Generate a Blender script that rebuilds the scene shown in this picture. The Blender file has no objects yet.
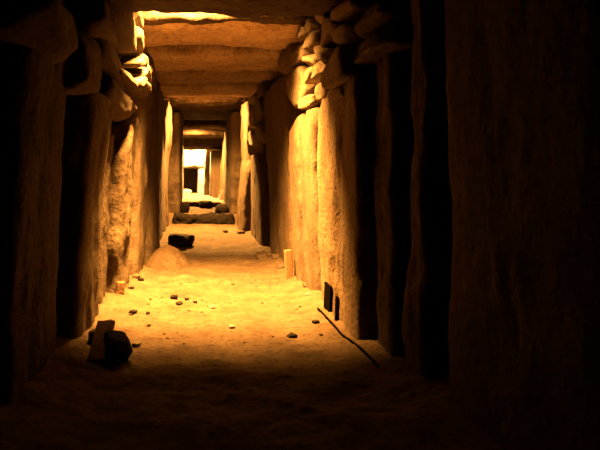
import bpy, bmesh, math, random
from mathutils import Vector, Matrix, noise

C = bpy.context.scene
col = C.collection
# ------------------------------------------------------------------ camera
F = 600.0; HC = 0.86          # the passage runs along +Y, the eye is 0.86 m above the earth floor
cam_d = bpy.data.cameras.new('camera'); cam = bpy.data.objects.new('camera', cam_d); col.objects.link(cam)
cam.location = (0, 0, HC); cam.rotation_euler = (math.pi/2, 0, 0)
cam_d.sensor_width = 36; cam_d.lens = 36
cam_d.shift_x = (300-199)/600; cam_d.shift_y = -(225-175)/600
cam_d.clip_start = 0.02
C.camera = cam
# ------------------------------------------------------------------ world and exposure
w = bpy.data.worlds.new('world'); C.world = w; w.use_nodes = True
w.node_tree.nodes['Background'].inputs[0].default_value = (0, 0, 0, 1)
w.node_tree.nodes['Background'].inputs[1].default_value = 0
C.view_settings.view_transform = 'Standard'; C.view_settings.look = 'None'
C.view_settings.exposure = 0.0; C.view_settings.gamma = 1; C.view_settings.use_curve_mapping = False
# ------------------------------------------------------------------ lamps hidden in the gaps of the roof
def lamp(name, loc, power, color, size=0.05):
    d = bpy.data.lights.new(name, 'POINT'); d.energy = power; d.color = color; d.shadow_soft_size = size
    o = bpy.data.objects.new(name, d); o.location = loc; col.objects.link(o); return o
LC = (1.0, 0.42, 0.075)
def spot(name, loc, aim, power, color, size, angle, blend):
    d = bpy.data.lights.new(name, 'SPOT'); d.energy = power; d.color = color; d.shadow_soft_size = size
    d.spot_size = math.radians(angle); d.spot_blend = blend
    o = bpy.data.objects.new(name, d); o.location = loc; col.objects.link(o)
    o.rotation_euler = (Vector(aim)-Vector(loc)).to_track_quat('-Z', 'Y').to_euler(); return o
spot('roof_gap_lamp', (-0.15, 3.94, 2.32), (0.16, 4.7, 0.0), 9000, LC, 0.16, 103, 1.0)
spot('middle_gap_lamp', (0.08, 9.54, 2.29), (0.05, 8.9, 0.0), 4200, LC, 0.04, 146, 1.0)
spot('far_gap_lamp', (-0.15, 15.1, 2.08), (-0.05, 15.0, 0.0), 4400, LC, 0.06, 168, 0.6)
lamp('end_chamber_lamp', (0.0, 19.0, 1.9), 7500, (1.0, 0.55, 0.14), 0.08)
ALB = 0.15     # how dark the local stone and earth are overall

# ------------------------------------------------------------------ materials
def stone_mat(name, c1, c2, scale=3.0, bump=0.5, zs=0.35, crack=0.4, grain=45.0):
    m = bpy.data.materials.new(name); m.use_nodes = True; nt = m.node_tree; N = nt.nodes; L = nt.links
    b = N['Principled BSDF']; b.inputs['Roughness'].default_value = 0.92
    b.inputs['Specular IOR Level'].default_value = 0.15
    tc = N.new('ShaderNodeTexCoord'); mp = N.new('ShaderNodeMapping'); mp.inputs['Scale'].default_value = (1, 1, zs)
    L.new(tc.outputs['Object'], mp.inputs[0])
    n1 = N.new('ShaderNodeTexNoise'); n1.inputs['Scale'].default_value = scale; n1.inputs['Detail'].default_value = 9
    n1.inputs['Roughness'].default_value = 0.65
    L.new(mp.outputs[0], n1.inputs['Vector'])
    r = N.new('ShaderNodeValToRGB'); r.color_ramp.elements[0].position = 0.34; r.color_ramp.elements[1].position = 0.66
    c1 = [q*ALB for q in c1]; c2 = [q*ALB for q in c2]
    r.color_ramp.elements[0].color = (*c1, 1); r.color_ramp.elements[1].color = (*c2, 1)
    L.new(n1.outputs['Fac'], r.inputs[0])
    n2 = N.new('ShaderNodeTexNoise'); n2.inputs['Scale'].default_value = grain; n2.inputs['Detail'].default_value = 6
    L.new(tc.outputs['Object'], n2.inputs['Vector'])
    mx = N.new('ShaderNodeMix'); mx.data_type = 'RGBA'; mx.blend_type = 'MULTIPLY'
    r2 = N.new('ShaderNodeValToRGB'); r2.color_ramp.elements[0].position = 0.33; r2.color_ramp.elements[1].position = 0.5
    r2.color_ramp.elements[0].color = (0.45, 0.38, 0.33, 1); r2.color_ramp.elements[1].color = (1, 1, 1, 1)
    L.new(n2.outputs['Fac'], r2.inputs[0])
    mx.inputs['Factor'].default_value = 0.7
    L.new(r.outputs[0], mx.inputs['A']); L.new(r2.outputs[0], mx.inputs['B'])
    oi = N.new('ShaderNodeObjectInfo'); mr = N.new('ShaderNodeMapRange'); mr.inputs['To Min'].default_value = 0.8; mr.inputs['To Max'].default_value = 1.12
    L.new(oi.outputs['Random'], mr.inputs['Value'])
    hs = N.new('ShaderNodeHueSaturation'); L.new(mx.outputs['Result'], hs.inputs['Color']); L.new(mr.outputs[0], hs.inputs['Value'])
    L.new(hs.outputs[0], b.inputs['Base Color'])
    b1 = N.new('ShaderNodeBump'); b1.inputs['Strength'].default_value = bump; b1.inputs['Distance'].default_value = 0.05
    L.new(n1.outputs['Fac'], b1.inputs['Height'])
    b2 = N.new('ShaderNodeBump'); b2.inputs['Strength'].default_value = bump; b2.inputs['Distance'].default_value = 0.012
    L.new(n2.outputs['Fac'], b2.inputs['Height']); L.new(b1.outputs[0], b2.inputs['Normal'])
    v = N.new('ShaderNodeTexVoronoi'); v.feature = 'DISTANCE_TO_EDGE'; v.inputs['Scale'].default_value = 5
    nd = N.new('ShaderNodeVectorMath'); nd.operation = 'ADD'; L.new(mp.outputs[0], nd.inputs[0]); L.new(n1.outputs['Color'], nd.inputs[1])
    L.new(nd.outputs[0], v.inputs['Vector'])
    r3 = N.new('ShaderNodeValToRGB'); r3.color_ramp.elements[0].position = 0; r3.color_ramp.elements[1].position = 0.05
    L.new(v.outputs['Distance'], r3.inputs[0])
    b3 = N.new('ShaderNodeBump'); b3.inputs['Strength'].default_value = crack; b3.inputs['Distance'].default_value = 0.03
    L.new(r3.outputs[0], b3.inputs['Height']); L.new(b2.outputs[0], b3.inputs['Normal'])
    L.new(b3.outputs[0], b.inputs['Normal'])
    return m
M_UP = stone_mat('upright_stone', (0.36, 0.24, 0.15), (0.62, 0.47, 0.32), 3.2, 0.55, 0.3, 0.12)
M_UPR = stone_mat('upright_stone_rough', (0.28, 0.18, 0.11), (0.60, 0.45, 0.30), 5.0, 0.9, 0.4, 0.25, 30)
M_CAP_SHADE = stone_mat('roof_and_shaded_stone', (0.28, 0.19, 0.12), (0.50, 0.37, 0.25), 4.0, 0.8, 1.0, 0.25, 28)  # roof stones; also paints shade onto unlit uprights and blocks
M_CAP_LIT = stone_mat('bounce_lit_roof_stone', (2.4, 1.7, 1.1), (3.5, 2.7, 1.85), 4.0, 0.6, 1.0, 0.2, 28)  # roof stone lightened: light bounced off the floor put into its colour
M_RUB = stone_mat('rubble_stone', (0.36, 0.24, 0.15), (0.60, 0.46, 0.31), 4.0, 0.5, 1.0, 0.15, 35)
M_RUB_LIT = stone_mat('lit_rubble_stone', (.62, .43, .27), (1.0, .77, .52), 4.0, 0.5, 1.0, 0.15, 35)  # rubble lightened to paint in light the lamp does not bring
M_UP_LIT = stone_mat('lit_upright_stone', (0.50, 0.33, 0.19), (0.92, 0.69, 0.46), 3.6, 0.85, 0.3, 0.15)  # upright stone lightened: indirect light on two right slabs is in the colour
M_DARK_SHADE = stone_mat('dark_and_shaded_stone', (0.03, 0.021, 0.015), (0.07, 0.048, 0.034), 5.0, 0.6, 1.0, 0.2, 35)  # dark stones, and shade painted on the step and a floor rock
M_EARTH = stone_mat('packed_earth', (0.16, 0.10, 0.06), (0.26, 0.17, 0.10), 6.0, 0.9, 1.0, 0.0, 25)
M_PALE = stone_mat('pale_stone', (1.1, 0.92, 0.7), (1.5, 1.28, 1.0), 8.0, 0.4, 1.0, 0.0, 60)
M_WOOD = stone_mat('weathered_wood', (.85, 0.5, 0.26), (1.2, .74, 0.4), 9.0, 0.3, 0.08, 0.0, 60)
def plain(name, c, rough=0.6):
    m = bpy.data.materials.new(name); m.use_nodes = True; nt = m.node_tree; b = nt.nodes['Principled BSDF']
    n = nt.nodes.new('ShaderNodeTexNoise'); n.inputs['Scale'].default_value = 20
    r = nt.nodes.new('ShaderNodeValToRGB'); r.color_ramp.elements[0].color = (*[x*.7 for x in c], 1); r.color_ramp.elements[1].color = (*c, 1)
    nt.links.new(n.outputs['Fac'], r.inputs[0]); nt.links.new(r.outputs[0], b.inputs['Base Color'])
    b.inputs['Roughness'].default_value = rough; b.inputs['Specular IOR Level'].default_value = 0; return m
M_BLACK = plain('black_rubber', (0.003, 0.0025, 0.002), 0.9)
def dirt_mat():
    m = stone_mat('trodden_dirt', (0.34, 0.22, 0.13), (0.56, 0.40, 0.25), 4.5, 0.6, 1.0, 0.0, 38)
    return m
M_DIRT = dirt_mat()

# ------------------------------------------------------------------ helpers
def fin(name, verts, faces, mat, parent=None, origin=None, smooth=True):
    me = bpy.data.meshes.new(name)
    if origin is None: origin = Vector((0, 0, 0))
    me.from_pydata([tuple(Vector(v)-origin) for v in verts], [], faces)
    bm = bmesh.new(); bm.from_mesh(me); bmesh.ops.recalc_face_normals(bm, faces=bm.faces); bm.to_mesh(me); bm.free()
    if smooth: me.polygons.foreach_set('use_smooth', [True]*len(me.polygons))
    me.materials.append(mat)
    o = bpy.data.objects.new(name, me); o.location = origin; col.objects.link(o)
    if parent: o.parent = parent
    return o
def tag(o, label=None, cat=None, group=None, kind=None):
    if label: o['label'] = label
    if cat: o['category'] = cat
    if group: o['group'] = group
    if kind: o['kind'] = kind
    return o
def interp(rows, t):
    if t <= rows[0][0]: return rows[0][1:]
    for a, b in zip(rows, rows[1:]):
        if t <= b[0]:
            k = (t-a[0])/(b[0]-a[0]); 
            k = k*0.6 + 0.4*k*k*(3-2*k)
            return [x+(y-x)*k for x, y in zip(a[1:], b[1:])]
    return rows[-1][1:]
def fbm(p, f, seed=0, o=4):
    return noise.fractal(Vector(p)*f+Vector((seed*7.1, seed*3.3, seed*1.7)), 1.0, 2.0, o)
def superloop(n, e=0.28):
    out = []
    for i in range(n):
        a = 2*math.pi*i/n; c, s = math.cos(a), math.sin(a)
        out.append((math.copysign(abs(c)**e, c), math.copysign(abs(s)**e, s)))
    return out
def loft(name, sections, n, mat, amp, seed, freq=2.2, e=0.28, fine=0.5, ridge=0.0, zst=0.45, chip=0.02):
    """sections: list of (centre, half-vector a, half-vector b)"""
    # spread the points of the loop evenly along a rounded rectangle
    c0, a0, b0 = sections[len(sections)//2]
    dense = superloop(720, e); P = [Vector((x*a0.length, y*b0.length)) for x, y in dense]
    cum = [0]
    for i in range(720): cum.append(cum[-1]+(P[(i+1) % 720]-P[i]).length)
    loop = []; j = 0
    for i in range(n):
        t = cum[-1]*i/n
        while cum[j+1] < t: j += 1
        k = (t-cum[j])/max(1e-9, cum[j+1]-cum[j]); p, q = dense[j], dense[(j+1) % 720]
        loop.append((p[0]+(q[0]-p[0])*k, p[1]+(q[1]-p[1])*k))
    ends = [0.55, 0.82, 0.94]
    vs = []; fs = []
    S = len(sections)
    for i, (c, a, b) in enumerate(sections):
        k = 1.0
        if i < 3: k = ends[i]
        if S-1-i < 3: k = ends[S-1-i]
        for (x, y) in loop:
            d = (a*x+b*y)
            p = c+d*k
            nn = Vector(d).normalized()
            dp = amp*fbm(p, freq, seed, 5)+amp*fine*fbm((p.x, p.y, p.z*zst), freq*4.5, seed+9, 4)
            dp += chip*max(-1, -abs(fbm((p.x, p.y, p.z*zst), 3.1, seed+77, 4))*2.2)+chip*.5
            if ridge: dp -= ridge*max(0, 0.25-abs(fbm(Vector((p.x*1.3, p.y*1.3, p.z*0.4)), 2.0, seed+5, 2)))*4*0.25
            vs.append(p+nn*dp)
    for i in range(S-1):
        for j in range(n):
            q = (j+1) % n
            fs.append((i*n+j, i*n+q, (i+1)*n+q, (i+1)*n+j))
    vs.append(sum((vs[j] for j in range(n)), Vector())/n); fs += [(len(vs)-1, (j+1) % n, j) for j in range(n)]
    base = (S-1)*n
    vs.append(sum((vs[base+j] for j in range(n)), Vector())/n); fs += [(len(vs)-1, base+j, base+(j+1) % n) for j in range(n)]
    o0 = sections[0][0]
    return fin(name, vs, fs, mat, origin=Vector(o0))
def upright(label, side, rows, th=0.26, mat=None, amp=0.022, seed=1, cat='standing stone', group=None, e=0.3, ridge=0.02, name='standing_stone', res=0.022):
    """rows (z, y0, y1, x of the inner face); side -1 left, +1 right"""
    z0, z1 = rows[0][0], rows[-1][0]; n = max(14, int((z1-z0)/res)); secs = []
    zs = [z0+(z1-z0)*i/n for i in range(n+1)]
    for q in (z0+0.008, z0+0.018): zs.append(q)
    for q in (z1-0.008, z1-0.02): zs.append(q)
    for z in sorted(zs):
        y0, y1, x = interp(rows, z)
        y0 += 0.03*fbm((0, 0, z), 2.5, seed+20, 3); y1 += 0.03*fbm((0, 0, z), 2.5, seed+40, 3)
        c = Vector((x+side*th/2, (y0+y1)/2, z))
        secs.append((c, Vector((0, (y1-y0)/2, 0)), Vector((th/2, 0, 0))))
    o = loft(name, secs, max(40, int(((rows[0][2]-rows[0][1])*2+th*2)/res)), mat or M_UP, amp, seed, e=e, ridge=ridge)
    return tag(o, label, cat, group)
def capstone(label, rows, seed=1, mat=None, amp=0.02, cat='roof stone', name='capstone', group=None, e=0.35, res=0.022):
    """rows (x, y0, y1, zbottom, ztop)"""
    x0, x1 = rows[0][0], rows[-1][0]; n = int((x1-x0)/res); secs = []
    for i in range(n+1):
        x = x0+(x1-x0)*i/n; y0, y1, zb, zt = interp(rows, x)
        y0 += 0.05*fbm((x, 0, 0), 1.6, seed+20, 4); y1 += 0.04*fbm((x, 0, 0), 1.6, seed+40, 4)
        zb += 0.02*fbm((x, 0, 0), 2.2, seed+60, 4)
        secs.append((Vector((x, (y0+y1)/2, (zb+zt)/2)), Vector((0, (y1-y0)/2, 0)), Vector((0, 0, (zt-zb)/2))))
    o = loft(name, secs, max(44, int((rows[0][2]-rows[0][1]+rows[0][4]-rows[0][3])*2/res)), mat or M_CAP_SHADE, amp, seed, freq=2.6, e=e)
    return tag(o, label, cat, group)
def rock(label, c, r, seed, mat=None, rot=(0, 0, 0), cat='rubble stone', name='rubble_stone', group=None, sub=4, box=True, amp=0.05, cuts=9, parent=None):
    R = random.Random(seed*13+5)
    planes = []
    if box:
        for ax in range(3):
            for s in (-1, 1):
                v = Vector((0, 0, 0)); v[ax] = s
                v += Vector((R.uniform(-.18, .18), R.uniform(-.18, .18), R.uniform(-.18, .18)))
                planes.append((v.normalized(), R.uniform(.84, .98)))
    for _ in range(cuts):
        v = Vector((R.gauss(0, 1), R.gauss(0, 1), R.gauss(0, 1))).normalized(); planes.append((v, R.uniform(.88, 1.12)))
    bm = bmesh.new(); bmesh.ops.create_icosphere(bm, subdivisions=sub, radius=1)
    rm = Matrix.Rotation(rot[2], 3, 'Z') @ Matrix.Rotation(rot[1], 3, 'Y') @ Matrix.Rotation(rot[0], 3, 'X')
    for v in bm.verts:
        d = v.co.normalized()
        # soft minimum over the cutting planes rounds the arrises a little
        acc = 1.35**-34
        for pn, pd in planes:
            k = d.dot(pn)
            if k > 0.05: acc += (pd/k)**-34
        rad = acc**(-1/34)
        rad *= 1+amp*fbm(d, 1.7, seed, 4)
        p = Vector((d.x*rad*r[0], d.y*rad*r[1], d.z*rad*r[2]))
        v.co = rm @ p
    me = bpy.data.meshes.new(name); bm.to_mesh(me); bm.free()
    me.polygons.foreach_set('use_smooth', [True]*len(me.polygons)); me.materials.append(mat or M_RUB)
    o = bpy.data.objects.new(name, me); o.location = c; col.objects.link(o)
    if parent: o.parent = parent
    return tag(o, label, cat, group)
def wallrock(side, X, px0, px1, py0, py1, label, seed, th=0.13, mat=None, tilt=0.0, grow=1.0, **k):
    """a stone set in the wall whose inner face is at X (measured off the photograph's perspective)"""
    a = X*F/(px0-199); b = X*F/(px1-199); ya, yb = min(a, b), max(a, b); ym = (ya+yb)/2
    z1 = HC-(py0-175)*ym/F; z0 = HC-(py1-175)*ym/F
    return rock(label, (X+side*th*0.8, ym, (z0+z1)/2), (th, (yb-ya)/2*grow, (z1-z0)/2*grow), seed, mat, rot=(tilt, 0, 0), **k)

# ------------------------------------------------------------------ setting: earth floor, earth banks behind the stones, earth over the roof
def fh(x, y):
    z = 0.02*fbm((x, y, 0), 1.3, 3, 4)+0.014*fbm((x, y, 0), 5.0, 4, 4)+0.009*fbm((x, y, 0), 16.0, 6, 3)
    cx = 0.12; d = abs(x-cx)
    z += 0.05*max(0, (d-0.45)/0.3)**1.5 if d > 0.45 else 0
    # the ground dips between the two pools of light
    z -= 0.035*math.exp(-((y-7.0)/0.5)**2)
    def s(t): t = max(0, min(1, t)); return t*t*(3-2*t)
    z += 0.17*s((y-10.46)/0.14)+0.06*s((y-13.0)/0.2)
    return z
ys = []; y = -1.5
while y < 24:
    ys.append(y); y += 0.03 if y < 2 else (0.02 if y < 6.5 else (0.035 if y < 12 else 0.1))
NX = 120; xs = [-1.2+2.45*i/NX for i in range(NX+1)]
vs = [(x, y, fh(x, y)) for y in ys for x in xs]
fs = [(j*(NX+1)+i, j*(NX+1)+i+1, (j+1)*(NX+1)+i+1, (j+1)*(NX+1)+i) for j in range(len(ys)-1) for i in range(NX)]
fl = fin('floor', vs, fs, M_DIRT); tag(fl, kind='structure')
def box(name, lo, hi, mat, kind='structure'):
    x0, y0, z0 = lo; x1, y1, z1 = hi
    v = [(x0,y0,z0),(x1,y0,z0),(x1,y1,z0),(x0,y1,z0),(x0,y0,z1),(x1,y0,z1),(x1,y1,z1),(x0,y1,z1)]
    f = [(0,1,2,3),(4,5,6,7),(0,1,5,4),(1,2,6,5),(2,3,7,6),(3,0,4,7)]
    o = fin(name, v, f, mat, smooth=False); tag(o, kind=kind); return o
box('wall_left', (-1.3, -1.5, -0.1), (-0.93, 24, 2.75), M_EARTH)
box('wall_right', (1.13, -1.5, -0.1), (1.5, 24, 2.75), M_EARTH)
box('wall_back', (-0.93, 23.6, -0.1), (1.13, 24, 2.75), M_EARTH)
box('ceiling', (-1.3, -1.5, 2.75), (1.5, 24, 2.95), M_EARTH)

# ------------------------------------------------------------------ left row of standing stones
NOTE = None
upright('unlit standing stone in the black foreground at the far left', -1, [(-.04, .35, 1.15, -.67), (1.2, .4, 1.1, -.66), (2.1, .45, 1.1, -.62)], th=.2, seed=31, mat=M_CAP_SHADE)  # this and the next two: foreground shade painted with the darker roof colour
upright('second unlit standing stone from the left edge, in black shade', -1, [(-.04, 1.25, 2.0, -.68), (1.2, 1.25, 1.95, -.67), (2.1, 1.3, 1.9, -.62)], th=.2, seed=32, mat=M_CAP_SHADE)
upright('barely visible standing stone left of the first brown post-like slab', -1, [(-.04, 2.08, 2.8, -.66), (1.0, 2.1, 2.8, -.62), (1.42, 2.1, 2.78, -.57)], seed=33, mat=M_CAP_SHADE)
upright('tall narrow brown slab nearest the camera on the left, leaning board at its foot', -1,
        [(-.04, 2.93, 3.58, -.590), (.35, 2.94, 3.60, -.580), (.7, 2.97, 3.58, -.555), (1.0, 2.98, 3.6, -.525), (1.30, 2.96, 3.62, -.50)], seed=1, ridge=0.04, mat=M_UP)
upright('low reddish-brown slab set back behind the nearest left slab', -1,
        [(-.04, 3.72, 4.05, -.610), (.5, 3.7, 4.08, -.61), (.9, 3.78, 4.12, -.60), (1.15, 3.9, 4.14, -.585)], seed=2, th=.2, mat=M_CAP_SHADE)
upright('pointed rough slab on the left with a bright flaking lit face', -1,
        [(-.04, 4.12, 4.70, -.545), (.3, 4.12, 4.78, -.535), (.7, 4.14, 4.84, -.52), (1.0, 4.2, 4.86, -.50), (1.2, 4.4, 4.86, -.485), (1.34, 4.62, 4.84, -.475)], seed=3, ridge=0.09, mat=M_UPR, amp=0.045)
upright('smooth tall brown slab on the left beside the heap of dirt', -1,
        [(-.04, 4.98, 5.75, -.51), (.7, 5.0, 5.8, -.49), (1.4, 5.02, 5.8, -.455), (1.75, 5.05, 5.75, -.43)], seed=4)
upright('dark brown slab on the left behind the shaded rock', -1,
        [(-.04, 6.0, 7.05, -.45), (.7, 6.05, 7.1, -.46), (1.4, 6.1, 7.1, -.47), (1.9, 6.15, 7.1, -.45)], seed=5)
upright('shaded slab on the left before the bright-edged second frame', -1,
        [(-.04, 7.2, 8.5, -.50), (.9, 7.25, 8.5, -.50), (1.95, 7.3, 8.5, -.48)], seed=6)
upright('left jamb of the second frame with a blazing wavy edge', -1,
        [(-.04, 8.65, 10.32, -.50), (.5, 8.7, 10.32, -.52), (1.1, 8.8, 10.3, -.51), (1.35, 8.85, 10.3, -.47), (2.0, 8.9, 10.3, -.46)], seed=7, amp=.03)
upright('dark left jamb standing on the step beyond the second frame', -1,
        [(.12, 10.62, 12.2, -.33), (.9, 10.6, 12.2, -.34), (2.0, 10.62, 12.2, -.31)], th=.35, seed=8, mat=M_CAP_SHADE)  # the jamb's shade is put into its colour, darker than its neighbours
upright('left slab beyond the step, seen edge-on', -1, [(.12, 12.4, 14.6, -.40), (1.92, 12.4, 14.6, -.38)], seed=9, th=.35, res=.04)
upright('thin glowing left jamb of the innermost opening', -1, [(.18, 15.2, 17.3, -.44), (1.84, 15.2, 17.3, -.43)], seed=10, th=.35, res=.04)
upright('left jamb of the white-lit end chamber', -1, [(.18, 18.5, 19.8, -.56), (1.9, 18.5, 19.8, -.54)], seed=11, th=.3, res=.04)

# ------------------------------------------------------------------ right row of standing stones
upright('unlit standing stone in the black foreground at the far right', 1, [(-.04, .4, 1.2, .90), (2.1, .4, 1.2, .88)], th=.19, seed=41, mat=M_CAP_SHADE)  # darker roof colour stands in for shade on the near right uprights
upright('second unlit standing stone from the right edge, in black shade', 1, [(-.04, 1.3, 2.2, .90), (2.1, 1.3, 2.2, .88)], th=.19, seed=42, mat=M_CAP_SHADE)
upright('faint dark slab on the right, second from the lit wall', 1, [(-.04, 2.36, 2.55, .88), (2.0, 2.34, 2.5, .87)], th=.2, seed=43, mat=M_CAP_SHADE, cat='standing stone')
upright('very dark reddish slab just right of the lit wall', 1, [(-.04, 2.68, 2.93, .85), (.8, 2.68, 2.93, .85), (1.45, 2.7, 2.92, .85)], th=.25, seed=44, mat=M_CAP_SHADE)
upright('broad tan slab on the right with black strips at its foot', 1,
        [(-.04, 3.04, 4.02, .800), (.25, 3.02, 4.0, .795), (.6, 2.98, 3.98, .780), (1.0, 2.96, 3.97, .765), (1.25, 2.95, 3.86, .765), (1.38, 2.96, 3.72, .77)], th=.28, seed=12, mat=M_UP_LIT, ridge=0.03, e=.14)
upright('brilliantly lit yellow slab on the right, hollow-faced', 1,
        [(-.04, 4.12, 5.10, .795), (.3, 4.12, 5.16, .79), (.7, 4.10, 5.22, .775), (1.0, 4.08, 5.22, .755), (1.22, 3.98, 5.15, .75), (1.33, 3.98, 4.6, .76)], th=.28, seed=13, amp=.03)
upright('tall mid-brown slab on the right behind the small leaning board', 1,
        [(-.04, 5.35, 6.85, .80), (.6, 5.34, 6.9, .79), (1.2, 5.34, 7.0, .76), (1.78, 5.4, 7.0, .73)], th=.28, seed=14, mat=M_UP_LIT)
upright('dark low slab on the right before the second frame', 1,
        [(-.04, 7.25, 8.75, .74), (.5, 7.3, 8.7, .74), (.95, 7.4, 8.6, .73), (1.15, 7.5, 8.5, .72)], th=.3, seed=15)
upright('right jamb of the second frame with split glowing base', 1,
        [(-.04, 8.95, 10.3, .63), (.35, 8.95, 10.3, .645), (.9, 9.0, 10.3, .69), (1.1, 9.1, 10.3, .72), (1.5, 9.1, 10.3, .715), (2.0, 9.1, 10.3, .70)], th=.3, seed=16, amp=.035)
upright('flat brown right jamb standing beyond the second frame', 1,
        [(-.02, 10.62, 12.4, .53), (1.0, 10.6, 12.4, .54), (2.0, 10.6, 12.4, .55)], th=.4, seed=17)
upright('right slab beyond the step, seen edge-on', 1, [(.12, 12.6, 14.7, .58), (1.92, 12.6, 14.7, .6)], seed=18, th=.35, res=.04)
upright('wavy bright slab on the right of the third opening', 1,
        [(.16, 15.2, 16.9, .50), (.5, 15.2, 16.9, .58), (.9, 15.2, 16.9, .60), (1.3, 15.2, 16.9, .62), (1.84, 15.2, 16.9, .66)], seed=19, th=.35, amp=.04, res=.03)
upright('dark right jamb deep in the passage', 1, [(.18, 17.2, 18.2, .31), (1.2, 17.2, 18.2, .33), (1.58, 17.2, 18.2, .35)], seed=20, th=.6, res=.04)
upright('golden brown post right of the white end opening', 1, [(.18, 18.5, 19.2, .16), (1.3, 18.5, 19.2, .17), (1.75, 18.5, 19.2, .2)], seed=21, th=.5, res=.04)
# end chamber
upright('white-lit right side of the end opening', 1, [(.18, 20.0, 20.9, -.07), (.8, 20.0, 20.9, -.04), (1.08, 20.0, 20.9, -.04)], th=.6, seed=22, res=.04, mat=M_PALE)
rock('dark slab leaning inside the end opening', (-.30, 21.6, .62), (.30, .1, .62), 71, M_CAP_SHADE, rot=(0, 0, .1), cat='standing stone', name='leaning_slab', sub=4)
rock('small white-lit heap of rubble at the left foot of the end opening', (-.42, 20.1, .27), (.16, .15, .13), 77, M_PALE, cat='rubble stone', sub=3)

# ------------------------------------------------------------------ roof
capstone('unlit roof slab above the camera', [(-.85, .3, 1.5, 2.15, 2.4), (1.1, .3, 1.5, 2.15, 2.4)], seed=50, res=.04)
capstone('unlit roof slab second from the camera', [(-.85, 1.6, 2.85, 2.1, 2.4), (1.1, 1.6, 2.85, 2.1, 2.4)], seed=51, res=.04)
capstone('dark rough lintel across the top edge of the view', [(-.85, 3.0, 3.76, 1.87, 2.45), (-.3, 3.0, 3.76, 1.86, 2.45), (.3, 3.0, 3.76, 1.83, 2.45), (.75, 3.0, 3.76, 1.84, 2.45), (1.1, 3.0, 3.76, 1.86, 2.45)], seed=52, amp=.015, e=.15)
capstone('broad golden roof slab just behind the dark lintel', [(-.85, 4.40, 5.2, 1.95, 2.45), (-.2, 4.40, 5.22, 1.96, 2.45), (.4, 4.40, 5.3, 1.95, 2.4), (1.1, 4.40, 5.35, 1.94, 2.4)], seed=53, amp=.018, mat=M_CAP_LIT)
capstone('glaring thin edge stone added behind the dark lintel to cut bounced light, brightest at its left end', [(-.85, 4.25, 4.38, 1.955, 2.45), (-.2, 4.25, 4.38, 1.96, 2.45), (.4, 4.24, 4.38, 1.955, 2.4), (1.1, 4.23, 4.38, 1.945, 2.4)], seed=67, amp=.01, name='added_edge_stone')  # separate darker front, added so the pale slab throws less light forward
capstone('hanging brown roof slab behind the golden one', [(-.85, 5.32, 5.95, 1.90, 2.3), (.2, 5.36, 5.95, 1.89, 2.3), (.5, 5.45, 5.95, 1.93, 2.3), (1.1, 5.5, 5.95, 1.98, 2.3)], seed=54, mat=M_CAP_LIT)
capstone('narrow shaded roof slab with a black gap before it', [(-.85, 6.08, 6.58, 1.98, 2.3), (1.1, 6.1, 6.6, 1.98, 2.3)], seed=55, mat=M_CAP_LIT)
capstone('thin shaded roof slab, second of the dim narrow ones', [(-.85, 6.66, 7.3, 1.96, 2.3), (1.1, 6.7, 7.3, 1.97, 2.3)], seed=56, mat=M_CAP_LIT)
capstone('cracked brown roof slab above the second frame', [(-.85, 7.42, 8.3, 1.95, 2.3), (1.1, 7.42, 8.3, 1.94, 2.3)], seed=57, mat=M_CAP_LIT)
capstone('lintel of the second frame with a lens-shaped crack', [(-.85, 8.42, 9.30, 2.04, 2.4), (.2, 8.42, 9.3, 2.06, 2.4), (1.1, 8.42, 9.3, 2.04, 2.4)], seed=58, mat=M_CAP_LIT)
capstone('brightly edged roof slab behind the second frame', [(-.85, 10.0, 11.6, 2.01, 2.5), (1.1, 10.0, 11.6, 2.01, 2.5)], seed=59)
capstone('dim roof slab over the step', [(-.85, 11.8, 13.4, 2.06, 2.4), (1.1, 11.8, 13.4, 2.06, 2.4)], seed=60, res=.04)
capstone('brown lintel of the third opening', [(-.85, 13.9, 14.7, 1.96, 2.4), (1.1, 13.9, 14.7, 1.96, 2.4)], seed=61, res=.04)
capstone('glaring roof slab behind the third lintel', [(-.85, 15.5, 16.8, 1.87, 2.4), (1.1, 15.5, 16.8, 1.87, 2.4)], seed=62, res=.04)
capstone('small broken lintel deep in the passage', [(-.85, 17.4, 18.4, 1.62, 2.1), (0, 17.4, 18.4, 1.64, 2.1), (1.1, 17.4, 18.4, 1.6, 2.1)], seed=63, res=.04, amp=.04)
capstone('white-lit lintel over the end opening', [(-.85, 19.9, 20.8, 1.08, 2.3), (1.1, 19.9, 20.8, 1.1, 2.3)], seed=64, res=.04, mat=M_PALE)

# ------------------------------------------------------------------ sills and steps
capstone('dark sill stone forming the first step across the passage', [(-.45, 10.42, 10.6, -.05, .19), (-.1, 10.42, 10.62, -.05, .17), (.2, 10.40, 10.6, -.05, .2), (.62, 10.42, 10.6, -.05, .18)], seed=65, amp=.05, e=.7, mat=M_DARK_SHADE, cat='step', name='sill_stone')  # shade on the riser is painted as near-black stone
rock('dark lump on the left end of the first step', (-.28, 10.95, .26), (.12, .16, .12), 73, M_DARK_SHADE, cat='stone', name='step_stone', sub=3)
rock('dark lump on the right end of the first step', (.42, 10.8, .25), (.12, .14, .10), 74, M_DARK_SHADE, cat='stone', name='step_stone', sub=3)
rock('dark block in the middle right of the second step', (.14, 12.4, .25), (.15, .2, .09), 75, M_DARK_SHADE, cat='stone', name='step_stone', sub=3)
capstone('worn brown threshold before the white end opening', [(-.38, 13.0, 13.3, .1, .28), (.5, 13.0, 13.3, .1, .27)], seed=66, cat='step', name='sill_stone', res=.03)

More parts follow.
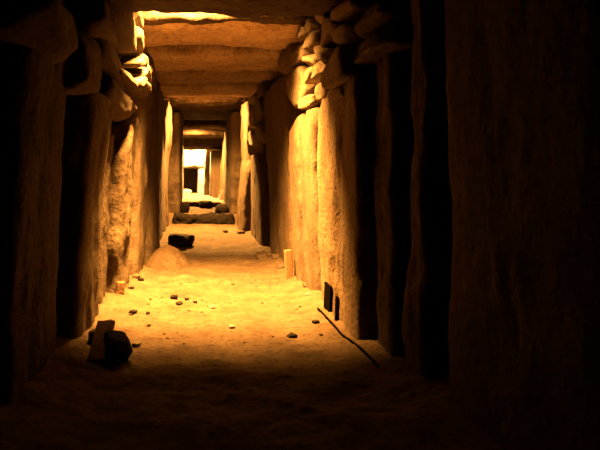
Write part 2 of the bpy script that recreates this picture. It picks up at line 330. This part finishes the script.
# ------------------------------------------------------------------ rubble in the right wall
XR = .76
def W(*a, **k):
    k.setdefault('mat', M_RUB_LIT); return wallrock(1, *a, **k)
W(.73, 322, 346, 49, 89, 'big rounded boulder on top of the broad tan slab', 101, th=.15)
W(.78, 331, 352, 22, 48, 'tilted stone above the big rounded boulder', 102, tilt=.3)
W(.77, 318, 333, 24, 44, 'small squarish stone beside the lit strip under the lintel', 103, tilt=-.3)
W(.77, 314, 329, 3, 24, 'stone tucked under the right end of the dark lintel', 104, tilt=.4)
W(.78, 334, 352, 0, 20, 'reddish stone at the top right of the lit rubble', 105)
W(.79, 354, 384, 3, 32, 'very dark block high on the right at the edge of sight', 106, th=.16, mat=M_CAP_SHADE)  # this and the next block: darker colour in place of shade
W(.80, 352, 386, 33, 60, 'dark flat block above the very dark reddish slab', 107, th=.16, mat=M_CAP_SHADE)
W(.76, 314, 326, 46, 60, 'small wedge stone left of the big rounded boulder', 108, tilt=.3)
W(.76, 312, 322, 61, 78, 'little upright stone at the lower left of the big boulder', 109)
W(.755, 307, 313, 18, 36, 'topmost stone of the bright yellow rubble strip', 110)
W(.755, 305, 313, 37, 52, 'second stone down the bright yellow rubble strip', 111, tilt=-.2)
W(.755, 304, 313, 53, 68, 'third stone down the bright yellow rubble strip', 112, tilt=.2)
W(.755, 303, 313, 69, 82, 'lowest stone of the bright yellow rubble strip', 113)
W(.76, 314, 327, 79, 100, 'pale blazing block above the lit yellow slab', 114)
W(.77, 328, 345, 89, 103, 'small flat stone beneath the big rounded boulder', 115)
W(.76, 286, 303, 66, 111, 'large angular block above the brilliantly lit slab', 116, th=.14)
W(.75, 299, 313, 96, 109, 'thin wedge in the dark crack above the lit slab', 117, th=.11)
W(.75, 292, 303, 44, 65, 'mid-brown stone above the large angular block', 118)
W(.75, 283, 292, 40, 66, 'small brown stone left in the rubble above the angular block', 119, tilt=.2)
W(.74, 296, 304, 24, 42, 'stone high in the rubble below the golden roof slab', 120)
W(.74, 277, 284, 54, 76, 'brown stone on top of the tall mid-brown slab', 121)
# dim rubble by the second frame
W(.73, 256, 262, 84, 99, 'dim stone high beside the second frame lintel', 131)
W(.73, 249, 255.6, 93, 106, 'dim stone above the right jamb of the second frame', 132)
W(.73, 256, 263, 98, 122, 'shaded block in the rubble right of the second frame', 133)
W(.73, 248.5, 255.4, 106, 126, 'shaded small stone beside the blazing right jamb edge', 134)
W(.73, 255.5, 262, 124, 143, 'lowest shaded block above the dark notch', 135)
W(.73, 248, 255, 128, 146, 'shaded stone resting on the dark low slab', 136)

# ------------------------------------------------------------------ rubble in the left wall
V = lambda *a, **k: wallrock(-1, *a, **k)
V(-.50, 99, 127, 43, 86, 'large dark reddish boulder high on the left', 151, th=.17)
V(-.47, 112, 137, 86, 119, 'round-bottomed boulder capping the left slabs', 152, th=.16, cuts=14)
V(-.50, 84, 99, 30, 96, 'dim block on top of the nearest left slab', 153, th=.16)
V(-.46, 100, 118, 5, 42, 'dim upright stone high on the left under the lintel', 154)
V(-.41, 117, 138, 1, 44, 'reddish stone left of the lit gap', 155)
V(-.44, 131, 144, 50, 57, 'thin flat stone sticking out with a lit upper edge', 156, th=.14)
V(-.43, 124, 139, 73, 88, 'small brown stone under the dark hollow on the left', 157)
V(-.40, 138, 144, 31, 50, 'blazing stone at the middle of the left lit gap', 158, th=.1)
V(-.41, 137, 143, 9, 30, 'blazing stone at the top of the left lit gap', 159, th=.1)
for i, (a, b, c, d) in enumerate([(143, 146, 58, 66), (146, 149, 62, 70), (144, 147, 69, 77), (147, 151, 74, 82), (142.5, 145, 78, 86), (146.5, 150, 84, 92), (149, 152, 66, 74)]):
    V(-.37, a, b, c, d, ['upper spark of lit stone below the flat stone', 'upper right spark of lit stone in the left joint', 'left middle chip of lit stone in the left joint', 'brightest chip low in the left joint', 'small lower left chip in the left joint', 'lowest lit chip in the left joint', 'chip of lit stone nearest the roof slab in the left joint'][i], 160+i, th=.10, sub=3, name='stone_chip', cat='stone chip', tilt=.4*(-1)**i)
V(-.43, 150, 157, 60, 88, 'brown block above the smooth left slab', 170, th=.12)
V(-.5, 40, 82, -10, 60, 'nearly black block high at the left edge of sight', 171, th=.16)

# ------------------------------------------------------------------ things on the floor
def put(px, py, Y=None, z=0.0):
    Y = (HC-z)*F/(py-175) if Y is None else Y
    x = (px-199)*Y/F; return x, Y, fh(x, Y)
def mound(label, c, rx, ry, h, seed, mat, name, cat):
    vs = []; fs = []; nr, na = 26, 60
    for i in range(nr+1):
        t = i/nr
        for j in range(na):
            a = 2*math.pi*j/na; wob = 1+.16*fbm((math.cos(a), math.sin(a), 0), 1.2, seed, 3)
            x = c[0]+rx*t*wob*math.cos(a); y = c[1]+ry*t*wob*math.sin(a)
            zz = h*(math.cos(math.pi*min(1, t))*.5+.5)**0.62
            z = fh(x, y)+zz+0.02*fbm((x, y, 0), 9, seed, 4)*min(1, (1-t)*4)-(0.03 if t == 1 else 0)
            vs.append((x, y, z))
    for i in range(nr):
        for j in range(na):
            q = (j+1) % na; fs.append((i*na+j, i*na+q, (i+1)*na+q, (i+1)*na+j))
    o = fin(name, vs, fs, mat, origin=Vector((c[0], c[1], fh(*c[:2])))); return tag(o, label, cat)
mound('conical heap of golden dirt against the left slabs', (-.30, 5.75), .24, .34, .18, 5, M_DIRT, 'dirt_heap', 'heap of dirt')
x, y, z = put(181, 246); rock('shaded humped rock on the dark floor behind the dirt heap', (x, y+.1, z+.05), (.16, .15, .11), 91, M_DARK_SHADE, rot=(0, .1, 1.2), cuts=14, amp=.12, cat='rock', name='floor_rock')  # the shadow it lies in is put into its near-black colour
x, y, z = put(115, 364); rock('black rounded rock beside the leaning wooden board', (x, y+.05, z+.055), (.066, .08, .066), 88, M_DARK_SHADE, rot=(.3, .2, .5), cat='rock', name='floor_rock', cuts=14, amp=.12)
x, y, z = put(258, 252); rock('flat stone at the foot of the tall mid-brown right slab', (.66, 6.3, fh(.66, 6.3)+.02), (.07, .2, .03), 83, M_RUB, cat='rock', name='floor_rock')

def board(label, c, sx, sy, sz, rot, mat, name, cat, parent=None):
    bm = bmesh.new(); bmesh.ops.create_cube(bm, size=1)
    for v in bm.verts: v.co = Vector((v.co.x*sx, v.co.y*sy, v.co.z*sz))
    bmesh.ops.bevel(bm, geom=list(bm.edges), offset=min(sx, sy, sz)*.18, segments=2, affect='EDGES', profile=.6)
    me = bpy.data.meshes.new(name); bm.to_mesh(me); bm.free(); me.materials.append(mat)
    o = bpy.data.objects.new(name, me); o.location = c; o.rotation_euler = rot; col.objects.link(o)
    return tag(o, label, cat)
# board leaning on the foot of the nearest left slab
x, y, z = put(93, 362)
uu = Vector((.09, .78, .62)).normalized(); ww = Vector((.95, -.12, .10)); ww = (ww-uu*ww.dot(uu)).normalized(); nn = uu.cross(ww)
rot = Matrix((ww, nn, uu)).transposed().to_euler()
board('orange-brown wooden board leaning at the foot of the nearest left slab', Vector((-.462, 2.70, fh(-.46, 2.7)+.008))+uu*.11, .085, .022, .22, rot, M_WOOD, 'leaning_board', 'board')
rock('dark stone propping the leaning wooden board from behind', (-.50, 2.97, .045), (.05, .05, .06), 92, M_CAP_SHADE, cat='rock', name='floor_rock')
x, y, z = put(289, 281)
board('small golden board leaning against the brilliantly lit right slab', (x, y+.02, z+.115), .062, .03, .24, (.06, -.1, .35), M_WOOD, 'leaning_board', 'board')
x, y, z = put(121, 300)
board('little wooden block standing at the foot of the flaking left slab', (x-.01, y+.03, z+.04), .06, .05, .09, (0, .1, .3), M_WOOD, 'wooden_block', 'block')
# black strips and cable at the foot of the broad tan slab
x, y, z = put(326, 328)
board('wide black strip standing at the foot of the broad tan slab', (.785, 3.66, .10), .012, .17, .19, (0, .04, 0), M_BLACK, 'black_strip', 'strip')
board('narrow black strip next to the wide one', (.788, 3.44, .08), .012, .04, .17, (0, .04, 0), M_BLACK, 'black_strip', 'strip')
def cable(label, pts, r, mat, name, cat):
    P = []
    for i in range(len(pts)-1):                       # smooth centre line
        p0, p1, p2, p3 = (Vector(pts[max(0, min(len(pts)-1, i+k))]) for k in (-1, 0, 1, 2))
        for q in range(8):
            t = q/8; P.append(0.5*((2*p1)+(p2-p0)*t+(2*p0-5*p1+4*p2-p3)*t*t+(3*p1-p0-3*p2+p3)*t**3))
    P.append(Vector(pts[-1])); vs = []; fs = []; n = 8
    for i, p in enumerate(P):
        d = (P[min(i+1, len(P)-1)]-P[max(0, i-1)]).normalized(); u = d.cross(Vector((0, 0, 1))).normalized(); v = u.cross(d)
        for j in range(n):
            a = 2*math.pi*j/n; vs.append(p+u*r*math.cos(a)+v*r*math.sin(a))
    for i in range(len(P)-1):
        for j in range(n): fs.append((i*n+j, i*n+(j+1) % n, (i+1)*n+(j+1) % n, (i+1)*n+j))
    fs.append(tuple(range(n))); fs.append(tuple(range(len(vs)-n, len(vs))))
    return tag(fin(name, vs, fs, mat, origin=Vector(pts[0])), label, cat)
pts = [(xx, yy, fh(xx, yy)+.008) for xx, yy in [(.735, 3.72), (.735, 3.6), (.745, 3.45), (.75, 3.3), (.752, 3.15), (.76, 3.0), (.77, 2.8), (.775, 2.6)]]
cable('black cable running along the foot of the right wall', pts, .006, M_BLACK, 'cable', 'cable')

# small stones seen singly on the lit floor
PB = [(174, 299, 8, M_DARK_SHADE, 'dark pebble at the centre of the lit floor'), (179, 304, 7, M_DARK_SHADE, 'dark pebble just below the centre dark one'),
      (187, 300, 5, M_DARK_SHADE, 'small dark pebble right of the centre pair'), (195, 302, 5, M_DARK_SHADE, 'small dark pebble, rightmost of the centre row'),
      (133, 316, 8, M_DARK_SHADE, 'dark lump near the left wall by the wooden block'), (148, 315, 5, M_DARK_SHADE, 'small dark pebble right of the left dark lump'),
      (149, 325, 4, M_DARK_SHADE, 'tiny dark pebble below the left pair'), (292, 336, 10, M_DARK_SHADE, 'dark stone on the dim floor at right'),
      (232, 327, 7, M_PALE, 'pale pebble in the middle of the dim floor'), (136, 347, 9, M_PALE, 'pale flat pebble beside the black rounded rock'),
      (212, 308, 7, M_PALE, 'pale pebble at the centre right of the lit floor'), (308, 300, 6, M_PALE, 'pale pebble at the foot of the lit right slab'),
      (307, 292, 9, M_RUB, 'brown lump below the fissure of the lit right slab'), (316, 325, 7, M_DARK_SHADE, 'dark pebble left of the wide black strip'),
      (104, 330, 8, M_RUB, 'brown stone behind the leaning board on the left'), (110, 325, 7, M_DARK_SHADE, 'dark stone in the gap of the left slabs'),
      (130, 290, 9, M_RUB, 'golden stone at the foot of the flaking slab'), (136, 281, 9, M_RUB, 'golden stone beside the dirt heap, nearer the wall'),
      (141, 283, 6, M_DARK_SHADE, 'dark chip below the dirt heap'), (233, 285, 4, M_RUB, 'tiny golden pebble in the brightest floor light'),
      (276, 262, 10, M_RUB, 'brown stone on the bank before the tall right slab'), (281, 270, 9, M_RUB, 'brown stone just left of the small golden board'),
      (268, 258, 8, M_RUB, 'small brown stone at the end of the right bank'), (225, 232, 6, M_RUB, 'lit lump on the floor before the first step'),
      (241, 234, 8, M_RUB, 'lit stone at the foot of the right jamb of the second frame')]
for i, (px, py, wpx, m, lab) in enumerate(PB):
    x, y, z = put(px, py); r = wpx*y/F/2
    rock(lab, (x, y, z+r*.3), (r, r*.9, r*.6), 200+i, m, rot=(0, 0, i), cat='pebble', name='pebble', sub=3)
R = random.Random(4)
protos = []
cnt = 0
while cnt < 70:
    y = 3.0+2.9*R.random(); x = -.42+1.1*R.random()
    s = R.uniform(.004, .011)
    if cnt < 4:
        o = rock('tiny loose crumb of stone strewn over the lit dirt floor', (x, y, fh(x, y)+s*.3), (s, s*.8, s*.6), 300+cnt, M_RUB, cat='crumb of stone', name='stone_crumb', group='crumbs strewn over the lit floor', sub=2)
        protos.append((o, s))
    else:
        p, ps = R.choice(protos); o = p.copy(); o.location = (x, y, fh(x, y)+s*.3); o.scale = (s/ps,)*3; o.rotation_euler = (0, 0, R.random()*6); col.objects.link(o)
    cnt += 1
